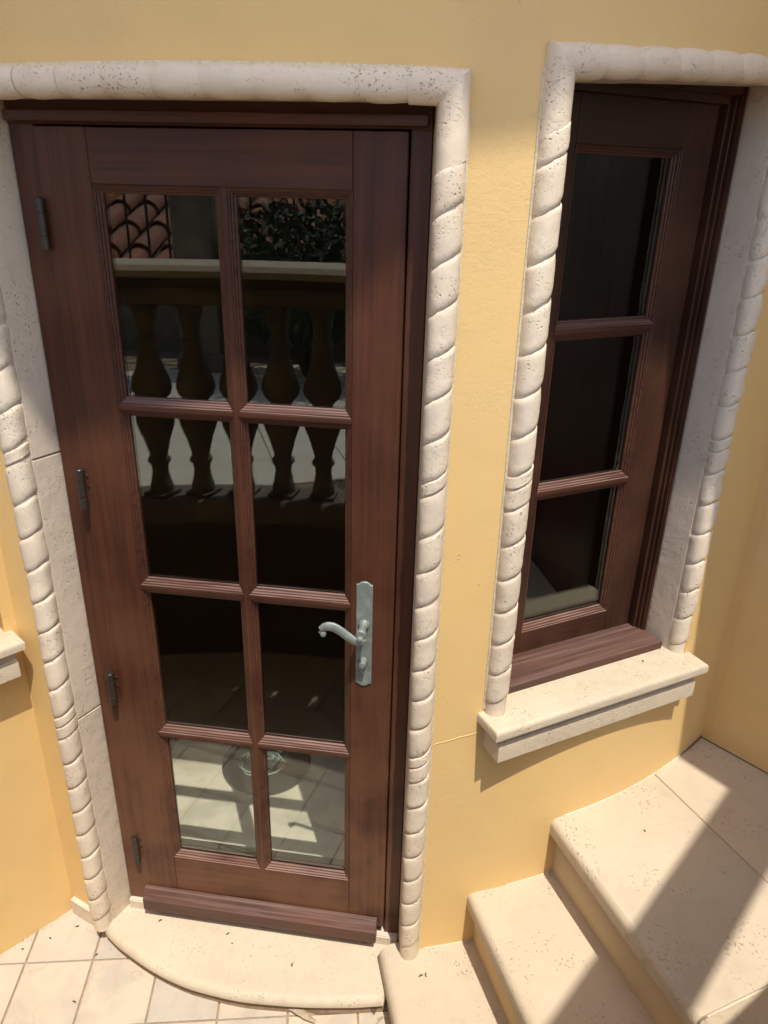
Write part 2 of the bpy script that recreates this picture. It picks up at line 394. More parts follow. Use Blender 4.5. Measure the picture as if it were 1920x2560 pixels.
# flat wall on the left, with a window in it
LA = Vector((-0.939, 1.649, 0)); Ld = Vector((-0.689, -0.725, 0)); LR = R_(46.45)
lw = thing("stucco_wall", "flat ochre stucco wall left of the door with a stone sill sticking out", "wall", LA, LR)
b = MB()
WZ = 0.095
b.box(-0.045, 0.03, 0, 0.25, -0.3, 3.4); b.box(-0.675, -0.045, 0, 0.25, -0.3, 0.79 + WZ); b.box(-0.675, -0.045, 0, 0.25, 2.235 + WZ, 3.4)
b.box(-2.6, -0.675, 0, 0.25, -0.3, 3.4)
b.obj("wall_face", M_st, lw, smooth=0)
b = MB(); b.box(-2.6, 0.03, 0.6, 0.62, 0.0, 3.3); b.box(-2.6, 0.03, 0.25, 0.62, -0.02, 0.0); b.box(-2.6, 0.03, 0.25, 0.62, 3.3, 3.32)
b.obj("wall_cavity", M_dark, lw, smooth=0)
# flat wall on the right
RA = Vector((1.028, 1.901, 0)); rdir = Vector((0.663, -0.749, 0)); RRz = math.atan2(-0.749, 0.663)
b = MB(); b.box(-0.3, 3.2, 0, 0.25, -0.3, 3.05)
rw = tag(b.obj("stucco_wall", M_st, smooth=0), "flat ochre stucco wall in shade at the right edge beside the stair landing", "wall")
rw.location = RA; rw.rotation_euler = (0, 0, RRz)
b = MB(); b.tube([(0.03, -0.0003, 0.4), (0.032, -0.0003, 1.2), (0.027, -0.0003, 1.9), (0.029, -0.0003, 2.9)], 0.0012, 5); b.obj("paint_seam", M_st, rw)
# unseen plank door added to darken the window reflections
pdoor = thing("added_plank_door", "unseen dark plank door added to the right wall to darken the window reflections", "door", RA, RRz)
for k in range(8): MB().box(0.50 + 0.118 * k, 0.50 + 0.118 * k + 0.114, -0.045, -0.012, 0.43, 2.74).obj("plank", M_wh, pdoor, smooth=0)
MB().box(0.44, 0.498, -0.06, -0.002, 0.42, 2.80).obj("frame_jamb", M_whd, pdoor, smooth=0)
MB().box(1.446, 1.50, -0.06, -0.002, 0.42, 2.80).obj("frame_jamb", M_whd, pdoor, smooth=0)
MB().box(0.499, 1.445, -0.06, -0.002, 2.745, 2.80).obj("frame_head", M_whd, pdoor, smooth=0)
# eaves
b = MB(); sector(b, -120, 150, 1.3, 2.985, 5.2, 5.45, 2.0)
tag(b.obj("round_eave", M_st, smooth=25), "deep round ochre eave high above the door and window", "eave")
E0 = Vector((1.325, 0.738, 0)); ed = Vector((0.616, -0.788, 0)); en = Vector((0.788, 0.616, 0))
def eb(a, bb): return E0 + ed * a + en * bb
b = MB(); q = [eb(-1.25, 0), eb(3.0, 0), eb(3.0, 1.4), eb(-1.25, 1.4)]
b.add([(p.x, p.y, z) for z in (3.0, 3.16) for p in q], [(3, 2, 1, 0), (4, 5, 6, 7)] + [(i, (i + 1) % 4, (i + 1) % 4 + 4, i + 4) for i in range(4)])
tag(b.obj("straight_eave", M_st, smooth=0), "straight ochre eave over the stair landing wall", "eave")
b = MB(); A4 = Vector((1.031, 0.195, 0)); A1 = Vector((1.436, 0.638, 0)); bd = (A1 - A4).normalized(); bn = Vector((bd.y, -bd.x, 0))
q = [A4 - bd * 2.2, A1 + bd * 0.1, A1 + bd * 0.1 + bn * 0.155, A4 - bd * 2.2 + bn * 0.155]
b.add([(p.x, p.y, z) for z in (2.96, 3.04) for p in q], [(3, 2, 1, 0), (4, 5, 6, 7)] + [(i, (i + 1) % 4, (i + 1) % 4 + 4, i + 4) for i in range(4)])
tag(b.obj("timber_beam", M_wweather, smooth=0), "long timber beam running out from the straight eave over the steps", "beam")

# ------------------------------------------------------------------ twisted stone rope
def twist_mesh(name, p, r0, variant, last=False, fN=11, aN=15):
    rnd = random.Random(variant); vs = []; head = variant > 5; lf = [rnd.uniform(-0.0009, 0.0009) for _ in range(4)]
    a0 = -112; jit = [0 if head else rnd.uniform(-0.0010, 0.0010) for _ in range(aN)]
    slope = 0.004 if head else 0.0165 + rnd.uniform(-0.0015, 0.0015)
    for i in range(fN):
        ff = (i / (fN - 1)); ff = ff * ff * (3 - 2 * ff) * 0.8 + ff * 0.2
        lo = max(0.0, 1 - ff / 0.15); hi = max(0.0, (ff - 0.92) / 0.08)
        k = (1 - 0.13 * abs(2 * ff - 1) ** 2.2) if head else (1 - 0.20 * lo ** 2.2 - 0.10 * hi ** 2)
        for j in range(aN):
            ph = R_(a0 + 2 * -a0 * j / (aN - 1)); side = abs(math.sin(ph))
            rr = r0 * (k - 0.03 * side) + (0 if i in (0, fN - 1) else rnd.uniform(-0.0004, 0.0004) + lf[0] * math.sin(ph * 2 + lf[1] * 4000) + lf[2] * math.cos(ff * 5 + ph))
            sx = math.sin(ph); cy = math.cos(ph)
            sx = math.copysign(abs(sx) ** 0.85, sx)
            vs.append((rr * sx * 0.97, -rr * (cy if cy < 0 else cy ** 0.9), ff * p + slope * math.sin(ph * 0.92) + jit[j] * (1 - abs(2 * ff - 1)) * 0.3 + (jit[j] if i in (0, fN - 1) else 0)))
    fs = [(i * aN + j, i * aN + j + 1, (i + 1) * aN + j + 1, (i + 1) * aN + j) for i in range(fN - 1) for j in range(aN - 1)]
    mb = MB().add(vs, fs); me = mb.mesh(name, M_rope, smooth=60)
    return me
ROPE_P = 0.0845
TW = {}
def twist(p, r0, v):
    k = (round(p, 4), r0, v)
    if k not in TW: TW[k] = twist_mesh("rope_twist", p, r0, v)
    return TW[k]
def rope_column(parent, x, y, z0, z1, r0, joints=(), foot=0.05, top=0.06):
    """plain foot, twists with a short broken one at each stone joint, up to z1 - top"""
    b = MB(); n = 14
    pr = [(r0 * 0.90 * math.sin(R_(-110 + 220 * j / n)), -r0 * 0.90 * math.cos(R_(-110 + 220 * j / n))) for j in range(n + 1)]
    slp = 0.0165
    b.add([(x + px, y + py, zz + (slp * px / r0 + 0.002 if k else 0)) for k, zz in enumerate((z0 - 0.012, z0 + foot)) for px, py in pr],
          [(j, j + 1, j + n + 2, j + n + 1) for j in range(n)])
    b.obj("rope_foot", M_rope, parent, smooth=60)
    # core behind the twists
    b = MB(); b.add([(x + px * 0.93, y + py * 0.93, zz) for zz in (z0, z1 - 0.01) for px, py in pr], [(j, j + 1, j + n + 2, j + n + 1) for j in range(n)])
    b.box(x - r0 * 0.86, x + r0 * 0.86, y - 0.004, y + 0.03, z0, z1 - 0.002)
    b.obj("rope_core", M_lin, parent, smooth=60)
    z = z0 + foot; end = z1 - top; js = sorted(joints)
    while z < end - 0.01:
        p = ROPE_P
        if js and z + p > js[0] - 0.012:
            for q in (max(0.02, js[0] - z - 0.0), 0.03):
                if q > 0.012: link("rope_twist", twist(round(q, 3), r0, random.randrange(3)), parent, (x, y, z), (0, 0, 0)); z += q
            js.pop(0); continue
        p = min(p * random.choice((0.98, 1.0, 1.02)), end - z) if end - z < p * 1.4 and end - z < p else p
        link("rope_twist", twist(p, r0, random.randrange(6)), parent, (x, y, z), (0, 0, random.uniform(-0.05, 0.05)))
        z += p
    return z
def corner_piece(parent, x, y, z0, zc, xin, r0, sgn, ycorner, yin, zin=0.0):
    """mitred half round from the top of a jamb (x, z0) round to the head (xin, zc)"""
    b = MB(); n = 16; vs = []
    path = [((x, y, z0), (1, 0)), ((x, y, zc - 0.05), (1, 0)), ((x, ycorner, zc), (1, 1)), ((xin, yin, zc + zin), (0, 1))]
    for (px, py, pz), (ax, az) in path:
        for j in range(n + 1):
            a = R_(-112 + 224 * j / n); o = r0 * 0.96 * math.sin(a); dy = -r0 * 0.96 * math.cos(a)
            vs.append((px + sgn * o * ax, py + dy, pz + o * az + (0.0165 * sgn * o / r0 if pz == z0 else 0)))
    m = len(path)
    b.add(vs, [(i * (n + 1) + j, i * (n + 1) + j + 1, (i + 1) * (n + 1) + j + 1, (i + 1) * (n + 1) + j) for i in range(m - 1) for j in range(n)])
    return b.obj("mitred_corner", M_rope, parent, smooth=32)

def rope_head(parent, x0, x1, zc, yfun, r0, tilt=0.0):
    n = max(1, round((x1 - x0) / ROPE_P)); p = (x1 - x0) / n
    b = MB(); pts = [(x0 + (x1 - x0) * k / 24, yfun(x0 + (x1 - x0) * k / 24) + 0.002, zc + tilt * (x1 - x0) * k / 24) for k in range(25)]
    b.tube(pts, r0 * 0.84, 14); b.obj("rope_core", M_lin, parent)
    for k in range(n):
        xa = x0 + p * k; ya, yb = yfun(xa), yfun(xa + p)
        o = link("rope_twist", twist(round(p * 1.02, 4), r0, 6 + random.randrange(4)), parent)
        ang = math.atan2(yb - ya, p)
        # rope axis z -> +x, face stays towards -y
        o.matrix_local = Matrix.Translation((xa, ya, zc + tilt * (xa - x0))) @ Matrix.Rotation(ang, 4, 'Z') @ Matrix.Rotation(PI / 2 - math.atan(tilt), 4, 'Y')

def stone_surround(label, loc, rz, xa, xb, ropes, zb, zb2, yhead, r0=0.033, zhead=2.165, yin=0.02, fxa=0.0, fxb=0.0, joints=(0.715, 1.432), wall_ends=None, foots=(0.05, 0.05), tilt=0.0):
    """xa, xb: inner faces of the opening; ropes stand just outside them"""
    t = thing("stone_surround", label, "door surround" if zb < 0.3 else "window surround", loc, rz)
    (xl, yl), (xr, yr) = ropes
    for sx, xi, xo, rope_y, zfoot in ((-1, xa, xl, yl, zb), (1, xb, xr, yr, zb2)):
        zh = zhead + (tilt * (xr - xl) if sx > 0 else 0)
        zz = [zfoot - 0.01] + (list(joints) if zb < 0.3 else []) + [zh - r0 * 0.6]
        for k in range(len(zz) - 1):                          # reveal blocks with recessed joints
            g_ = 0.0015
            a, c = sorted((xi, xi + sx * 0.06))
            sp = (xo - sx * r0 * 0.93) - xi
            b = MB(); y0, y1 = rope_y + 0.008, yin
            z0, z1 = zz[k] + (g_ if k else 0), zz[k + 1] - g_
            vs = [(xi, y1, z0), (xi + sp, y0, z0), (xo + sx * r0 * 0.8, y0, z0), (xo + sx * r0 * 0.8, y1 + 0.05, z0), (xi, y1 + 0.05, z0)]
            vs += [(x, y, z1) for x, y, _ in vs]
            b.add(vs, [(0, 1, 2, 3, 4), (5, 6, 7, 8, 9)] + [(i, (i + 1) % 5, (i + 1) % 5 + 5, i + 5) for i in range(5)])
            b.obj("reveal_block", M_lin, t, bevel=0.0022, seg=2)
        ztop = rope_column(t, xo, rope_y, zfoot, zh, r0, joints, foots[0] if sx < 0 else foots[1], top=0.12 if zb < 0.3 else 0.10)
        corner_piece(t, xo, rope_y, ztop - 0.006, zh, xo - sx * 0.075, r0, sx, yhead(xo), yhead(xo - sx * 0.075), -sx * tilt * 0.075)
    rope_head(t, xl + 0.073, xr - 0.073, zhead + tilt * 0.073, yhead, r0, tilt)
    # soffit of the head
    b = MB(); n = 16
    vs = []
    for k in range(n + 1):
        x = xa - 0.01 + (xb - xa + 0.02) * k / n; yh = yhead(x) + 0.004; zq = zhead + tilt * (x - xl)
        for y, z in ((yh, zq - r0 * 0.72), (yh, zq + 0.012), (yin + 0.03, zq + 0.012), (yin + 0.03, zq - r0 * 0.55)): vs.append((x, y, z))
    b.add(vs, [(4 * k + a, 4 * k + (a + 1) % 4, 4 * k + 4 + (a + 1) % 4, 4 * k + 4 + a) for k in range(n) for a in range(4)] + [(0, 3, 2, 1), (4 * n, 4 * n + 1, 4 * n + 2, 4 * n + 3)])
    b.obj("head_soffit", M_lin, t)
    return t, xl, xr

def arc_y_door(u):      # -n of the wall face at u in door coordinates, rope centre 18 mm proud
    return -(0.108 - 1.65 + math.sqrt(1.659 ** 2 - (u - 0.36) ** 2))
tD, dxl, dxr = stone_surround("pale rope-twist stone surround framing the tall glazed door", DO, DA, -0.062, 0.765, ((-0.119, -0.062), (0.8035, -0.055)), -0.035, 0.02, arc_y_door,
                    r0=0.029, zhead=2.163, foots=(0.035, 0.055))
tD["label"] = "pale rope-twist stone surround framing the tall glazed door"
b = MB(); b.tube([(dxr + 0.026, -0.042, 0.02), (dxr + 0.0265, -0.0425, 0.7), (dxr + 0.025, -0.042, 1.5), (dxr + 0.026, -0.043, 2.13)], (0.005), 6); b.obj("caulk_bead", M_caulk, tD)
pts = [(x, arc_y_door(x) + 0.012, 2.187) for x in [dxl + (dxr - dxl) * k / 20 for k in range(21)]]
b = MB(); b.tube(pts, 0.008, 6); b.obj("caulk_bead", M_caulk, tD)

# ------------------------------------------------------------------ door
def bead(parent, x0, x1, z0, z1, y0, depth, width, mat=None, name="glazing_bead"):
    """stepped moulding that runs round one pane, mitred at the corners; face at y0, glass at y0 + depth"""
    prof = [(0.0, 0.0), (0.10, 0.02), (0.16, 0.16), (0.34, 0.20), (0.42, 0.40), (0.62, 0.46), (0.70, 0.66), (0.92, 0.72), (1.0, 0.86), (1.0, 1.0)]
    vs = []
    for a, c in prof:
        o = a * width; y = y0 + c * depth
        vs += [(x0 + o, y, z0 + o), (x1 - o, y, z0 + o), (x1 - o, y, z1 - o), (x0 + o, y, z1 - o)]
    fs = [(4 * i + j, 4 * i + (j + 1) % 4, 4 * i + 4 + (j + 1) % 4, 4 * i + 4 + j) for i in range(len(prof) - 1) for j in range(4)]
    return MB().add(vs, fs).obj(name, mat or M_wbead, parent, smooth=0)
def glazed_grid(t, x0, x1, zs, xs, y0, th, crown, bw, bd, gy):
    """xs: column edges, zs: row edges (centres of muntins inside, frame edges outside)"""
    for i in range(len(xs) - 1):
        for j in range(len(zs) - 1):
            a = xs[i] + (crown / 2 if i else 0); c = xs[i + 1] - (crown / 2 if i < len(xs) - 2 else 0)
            e = zs[j] + (crown / 2 if j else 0); h = zs[j + 1] - (crown / 2 if j < len(zs) - 2 else 0)
            bead(t, a, c, e, h, y0, bd, bw)
            bead(t, a, c, e, h, y0 + th, -(th - bd - 0.006), bw, name="inner_bead")
            part("glass_pane", t, M_glass, a + bw - 0.003, c - bw + 0.003, y0 + bd, y0 + bd + 0.006, e + bw - 0.003, h - bw + 0.003, bevel=0)
    for x in xs[1:-1]: part("muntin", t, M_wv, x - crown / 2, x + crown / 2, y0 - 0.0005, y0 + th, zs[0], zs[-1], bevel=0.001)
    for z in zs[1:-1]:
        for i in range(len(xs) - 1):
            part("muntin", t, M_wh, xs[i] + (crown / 2 if i else 0), xs[i + 1] - (crown / 2 if i < len(xs) - 2 else 0), y0, y0 + th, z - crown / 2, z + crown / 2, bevel=0.001)

door = thing("glazed_door", "tall dark mahogany door with eight glass panes and a grey-green lever handle", "door", DO, DA)
LT = 0.045
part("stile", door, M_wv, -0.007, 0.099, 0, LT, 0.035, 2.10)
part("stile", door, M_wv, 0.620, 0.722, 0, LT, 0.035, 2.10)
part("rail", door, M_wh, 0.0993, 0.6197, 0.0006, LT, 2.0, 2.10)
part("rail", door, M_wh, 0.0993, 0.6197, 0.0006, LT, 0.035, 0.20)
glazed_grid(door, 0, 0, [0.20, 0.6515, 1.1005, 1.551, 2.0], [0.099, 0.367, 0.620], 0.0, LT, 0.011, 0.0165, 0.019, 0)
# frame
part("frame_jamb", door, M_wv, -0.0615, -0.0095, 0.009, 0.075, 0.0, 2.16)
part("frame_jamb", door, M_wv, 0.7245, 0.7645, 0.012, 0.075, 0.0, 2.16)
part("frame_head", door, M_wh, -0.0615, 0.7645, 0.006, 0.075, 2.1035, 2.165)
part("head_drip", door, M_wh, -0.055, 0.758, -0.016, 0.0055, 2.108, 2.126, bevel=0.002)
part("frame_stop", door, M_wv, -0.020, 0.745, 0.050, 0.074, 0.0, 0.030)
# weatherboard
b = MB(); pr = [(0.0, 0.0), (-0.030, 0.0), (-0.030, 0.044), (-0.012, 0.070), (-0.0003, 0.075), (-0.0003, 0.0)]
pr = [(-0.0004, 0.002), (-0.026, -0.002), (-0.031, 0.003), (-0.031, 0.042), (-0.010, 0.070), (-0.0004, 0.072)]
b.add([(x, y, z) for x in (0.0, 0.704) for y, z in pr], [(0, 1, 2, 3, 4, 5), (11, 10, 9, 8, 7, 6)] + [(i, (i + 1) % 6, (i + 1) % 6 + 6, i + 6) for i in range(6)])
wb = b.obj("weatherboard", M_wweather, door, bevel=0.0012, smooth=0)
part("threshold", door, M_lin, -0.0615, 0.7645, -0.004, 0.12, -0.04, -0.002, bevel=0.003, seg=2)
# hinges
for zt in (1.975, 1.405, 0.845, 0.275):
    b = MB(); x, y = -0.0085, -0.011
    b.lathe([(0.0095, 0), (0.0095, 0.024), (0.0082, 0.0245), (0.0082, 0.0262), (0.0092, 0.0267), (0.0092, 0.068), (0.0082, 0.0685), (0.0082, 0.070), (0.0095, 0.0705), (0.0095, 0.094), (0.0075, 0.0965), (0.004, 0.0965), (0.004, 0.098)], 16, (x, y, zt - 0.098))
    h = b.obj("hinge", M_hinge, door)
    MB().box(x - 0.001, x + 0.001, y, 0.004, zt - 0.094, zt - 0.004).obj("hinge_leaf", M_hinge, h)
    for zz in (0.022, 0.048):
        bb = MB(); bb.lathe([(0.0035, 0), (0.003, 0.002), (0.0005, 0.003)], 8, (x + 0.011, 0.0, zt - zz), axis='Y'); bb.obj("screw", M_hinge, h)
# handle
hd = MB(); cx = 0.6535
def plate_outline(w2, z0, z1):
    top = [(-w2, z1 - 0.008), (-w2 + 0.004, z1 - 0.0075), (-w2 + 0.009, z1 - 0.003), (-0.004, z1), (0.004, z1), (w2 - 0.009, z1 - 0.003), (w2 - 0.004, z1 - 0.0075), (w2, z1 - 0.008)]
    bot = [(w2, z0 + 0.008), (w2 - 0.004, z0 + 0.0075), (w2 - 0.009, z0 + 0.003), (0.004, z0), (-0.004, z0), (-w2 + 0.009, z0 + 0.003), (-w2 + 0.004, z0 + 0.0075), (-w2, z0 + 0.008)]
    return top + bot
o0 = plate_outline(0.0195, 0.881, 1.172); o1 = plate_outline(0.0178, 0.8825, 1.1705); n = len(o0)
hd.add([(cx + x, 0.0, z) for x, z in o0] + [(cx + x, -0.0022, z) for x, z in o0] + [(cx + x, -0.0038, z) for x, z in o1],
       [(i, (i + 1) % n, (i + 1) % n + n, i + n) for i in range(n)] + [(i + n, (i + 1) % n + n, (i + 1) % n + 2 * n, i + 2 * n) for i in range(n)] + [tuple(range(2 * n, 3 * n))])
handle = hd.obj("door_handle", M_pat, door, smooth=30)
b = MB(); b.lathe([(0.0135, 0.003), (0.0135, 0.007), (0.0115, 0.009), (0.0120, 0.012), (0.0095, 0.016), (0.0088, 0.024), (0.0095, 0.034), (0.0118, 0.040), (0.0122, 0.046), (0.0118, 0.051), (0.010, 0.053)], 24, (cx, 0, 1.058), axis='Y')
b.obj("spindle", M_pat, handle, smooth=40)
lv = [(0.663, 1.046), (0.657, 1.040), (0.648, 1.0385), (0.639, 1.040), (0.630, 1.045), (0.620, 1.0525), (0.609, 1.061), (0.598, 1.068), (0.587, 1.0725), (0.577, 1.073), (0.568, 1.070), (0.5615, 1.064), (0.560, 1.057), (0.564, 1.052)]
ra = [1.06 * q_ for q_ in [0.0045, 0.0075, 0.0095, 0.0105, 0.0108, 0.0108, 0.0108, 0.0112, 0.0115, 0.0112, 0.0100, 0.0082, 0.0062, 0.0048]]
b = MB(); vs = []; n = 14
for i, ((x, z), rr) in enumerate(zip(lv, ra)):
    x0, z0 = lv[max(0, i - 1)]; x1, z1 = lv[min(len(lv) - 1, i + 1)]
    tx, tz = x1 - x0, z1 - z0; L = math.hypot(tx, tz); nx, nz = tz / L, -tx / L
    if nz < 0: nx, nz = -nx, -nz
    for j in range(n):
        a = 2 * PI * j / n; q = math.cos(a); dpt = math.sin(a)
        gr = 1.0
        if dpt > 0.1: gr = 1 - 0.30 * math.exp(-((q - 0.42) / 0.16) ** 2) - 0.30 * math.exp(-((q + 0.55) / 0.14) ** 2)
        vs.append((x + nx * q * rr, -0.050 - dpt * 0.0062 * gr, z + nz * q * rr))
k = len(lv)
b.add(vs, [(i * n + j, i * n + (j + 1) % n, (i + 1) * n + (j + 1) % n, (i + 1) * n + j) for i in range(k - 1) for j in range(n)] + [tuple(range(n)), tuple((k - 1) * n + j for j in range(n))])
b.lathe([(0.0055, 0.047), (0.0075, 0.050), (0.0075, 0.058), (0.0055, 0.061), (0.002, 0.0615)], 16, (0.652, 0, 1.049), axis='Y')
b.lathe([(0.0055, 0.045), (0.0065, 0.048), (0.006, 0.057), (0.003, 0.058)], 14, (0.566, 0, 1.0525), axis='Y')
b.obj("lever", M_pat, handle, smooth=50)
b = MB(); b.lathe([(0.0105, 0.003), (0.0105, 0.006), (0.009, 0.009), (0.009, 0.022), (0.0078, 0.025), (0.003, 0.026)], 20, (cx, 0, 0.955), axis='Y')
b.tube([(cx, -0.012, 0.955), (cx, -0.012, 0.940), (cx - 0.0002, -0.012, 0.927)], [(0.0085, 0.006), (0.0085, 0.006), (0.006, 0.0045)], 12)
b.obj("thumb_turn", M_pat, handle, smooth=40)

# ------------------------------------------------------------------ windows
def window(label, slabel, sillabel, loc, rz, yh, ropes, dz=0.0, ys=0.0):
    lx = loc[0]; L = Vector((loc[0], loc[1], dz))
    t = thing("casement_window", label, "window", L, rz)
    c = -0.005; hw = 0.235
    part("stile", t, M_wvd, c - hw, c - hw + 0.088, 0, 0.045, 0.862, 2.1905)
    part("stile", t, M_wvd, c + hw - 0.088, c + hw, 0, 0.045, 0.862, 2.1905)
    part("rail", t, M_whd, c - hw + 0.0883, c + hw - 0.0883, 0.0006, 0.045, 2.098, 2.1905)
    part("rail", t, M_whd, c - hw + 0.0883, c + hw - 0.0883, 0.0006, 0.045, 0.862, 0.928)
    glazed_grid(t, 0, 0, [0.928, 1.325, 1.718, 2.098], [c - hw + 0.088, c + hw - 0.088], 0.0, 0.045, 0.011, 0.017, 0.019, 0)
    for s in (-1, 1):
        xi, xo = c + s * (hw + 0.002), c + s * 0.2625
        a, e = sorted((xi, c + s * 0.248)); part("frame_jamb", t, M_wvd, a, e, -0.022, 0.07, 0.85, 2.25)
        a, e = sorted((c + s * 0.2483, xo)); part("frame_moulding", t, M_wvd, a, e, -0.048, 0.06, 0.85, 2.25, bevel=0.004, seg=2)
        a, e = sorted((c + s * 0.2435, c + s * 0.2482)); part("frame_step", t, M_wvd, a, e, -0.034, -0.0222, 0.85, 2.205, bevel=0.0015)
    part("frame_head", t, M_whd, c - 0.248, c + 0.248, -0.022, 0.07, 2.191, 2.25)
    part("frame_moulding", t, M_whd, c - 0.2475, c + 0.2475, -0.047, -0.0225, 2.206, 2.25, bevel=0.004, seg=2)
    # sloping wooden sill
    b = MB(); pr = [(0.07, 0.8655), (-0.002, 0.8655), (-0.106, 0.864), (-0.110, 0.860), (-0.110, 0.838), (0.07, 0.838)]
    b.add([(x, y, z) for x in (c - 0.2635, c + 0.2635) for y, z in pr], [(0, 1, 2, 3, 4, 5), (11, 10, 9, 8, 7, 6)] + [(i, (i + 1) % 6, (i + 1) % 6 + 6, i + 6) for i in range(6)])
    b.obj("wooden_sill", M_wweather, t, bevel=0.001, smooth=0)
    s_, xl, xr = stone_surround(slabel, L, rz, c - 0.263, c + 0.263, ropes, 0.84, 0.84, yh, r0=0.029, zhead=2.211, tilt=0.052, yin=-0.02, joints=(1.44,), foots=(0.045, 0.035))
    b = MB(); b.tube([(xl - 0.026, ropes[0][1] + 0.008, 0.85), (xl - 0.0265, ropes[0][1] + 0.008, 1.5), (xl - 0.026, ropes[0][1] + 0.008, 2.2)], 0.0045, 6); b.obj("caulk_bead", M_caulk, s_)
    # stone sill
    sl_ = thing("stone_sill", sillabel, "window sill", L, rz)
    b = MB(); poly = [(-0.366, -0.226), (0.322, -0.222), (0.322, -0.10), (0.28, 0.0), (-0.29, 0.0), (-0.366, -0.10)]
    slab(b, poly, [0.011, 0.008, 0.0, 0.0, 0.0, 0.008], 0.84, 0.814, 4)
    m = b.obj("sill_slab", M_sill, sl_, smooth=30)
    for v in m.data.vertices:
        if v.co.y < -0.12: v.co.x += random.uniform(-0.001, 0.001)
    b = MB(); slab(b, [(-0.346, -0.212), (0.302, -0.208), (0.302, -0.10), (-0.346, -0.10)], [0.010, 0.009, 0.0, 0.009], 0.787, 0.734, 4)
    b.obj("sill_moulding", M_sill, sl_, smooth=30)
    # bottom lip of the moulding is rounded by a second, shallower course
    b = MB(); b.box(-0.345, 0.301, -0.202, -0.10, 0.785, 0.8145); b.obj("sill_fillet", M_sill, sl_, smooth=0)
    return t
nw = Vector((-0.126, 3.097, 0)) + Vector((math.sin(R_(25.2)), -math.cos(R_(25.2)), 0)) * 1.49
def wy(x): return 1.468 - math.sqrt(1.65 ** 2 - (x - 0.0065) ** 2) + 0.048 * (x + 0.30)
window("narrow dark wood window with three stacked panes right of the door", "pale rope-twist stone surround framing the narrow window right of the door",
       "pale stone window sill above the ochre wall by the steps", (nw.x, nw.y), R_(26.0), wy, ((-0.324, -0.150), (0.297, -0.127)))
n0 = Vector((0.725, -0.689, 0)); lc_ = LA + Ld * 0.346 - n0 * 0.150
window("dark wood window in the flat wall left of the door, mostly out of view", "rope-twist stone surround around the window in the flat left wall",
       "pale stone sill end poking in at the left edge", (lc_.x, lc_.y), LR, lambda x: -0.150, ((-0.324, -0.150), (0.250, -0.150)), WZ)

# ------------------------------------------------------------------ doorstep, skirting
pts = [(-0.103, 0.072), (-0.055, 0.101), (-0.012, 0.121), (0.047, 0.146), (0.106, 0.167), (0.17, 0.184), (0.235, 0.195), (0.353, 0.203), (0.465, 0.197), (0.54, 0.190), (0.61, 0.180), (0.68, 0.168), (0.748, 0.153)]
# smooth the front line
cs = []
for i in range(len(pts) - 1):
    p0, p1, p2, p3 = pts[max(0, i - 1)], pts[i], pts[i + 1], pts[min(len(pts) - 1, i + 2)]
    for k in range(3):
        s = k / 3
        cs.append(tuple(0.5 * ((2 * p1[a]) + (-p0[a] + p2[a]) * s + (2 * p0[a] - 5 * p1[a] + 4 * p2[a] - p3[a]) * s * s + (-p0[a] + 3 * p1[a] - 3 * p2[a] + p3[a]) * s ** 3) for a in (0, 1)))
cs.append(pts[-1]); wp = [dw_(u, n + 0.012) for u, n in cs]
poly = [(p.x, p.y) for p in wp] + [tuple(dw_(0.78, 0.02).xy), tuple(dw_(0.80, -0.1).xy), tuple(dw_(-0.12, -0.1).xy), tuple(dw_(-0.125, 0.02).xy)]
nfront = len(wp) - 1
b = MB(); slab(b, poly, [0.023] * nfront + [0.012, 0, 0, 0, 0.012], -0.035, -0.0600, 6)
inner = [dw_(u, n + 0.001) for u, n in cs]
poly2 = [(p.x, p.y) for p in inner] + poly[len(wp):]
t = thing("curved_doorstep", "low curved pale stone step in front of the glazed door", "doorstep")
b.obj("step_slab", M_dstep, t, smooth=50)
b = MB(); slab(b, poly2, [0.001] * len(poly2), -0.0601, -0.105, 1); b.obj("step_base", M_base, t, smooth=50)
b = MB(); z0, z1 = -0.102, -0.040
ths = [-29.3 + 0.9 * k for k in range(6)]
sector(b, -29.4, -24.2, 1.6, TR + 0.014, z0, z1, 1.0)
tag(b.obj("skirting_block", M_lin, bevel=0.003), "small pale stone skirting block in the corner left of the door surround", "skirting")

# ------------------------------------------------------------------ steps
Z1, Z2, Z3 = 0.02, 0.214, 0.421
st = thing("stone_steps", "pale pitted stone steps climbing along the round wall to the right", "steps")
def toward(p, q, k): return (p[0] + (q[0] - p[0]) * k, p[1] + (q[1] - p[1]) * k)
def wallpt(th): p = cylp(th, TR - 0.03); return (p.x, p.y)
out_l = [bal(a, BR + 0.04) for a in (14, 20, 26, 32, 38, 44, 49)]
def tread(n0, n1, far, z, th0, th1, name="tread", joints=None):
    pass
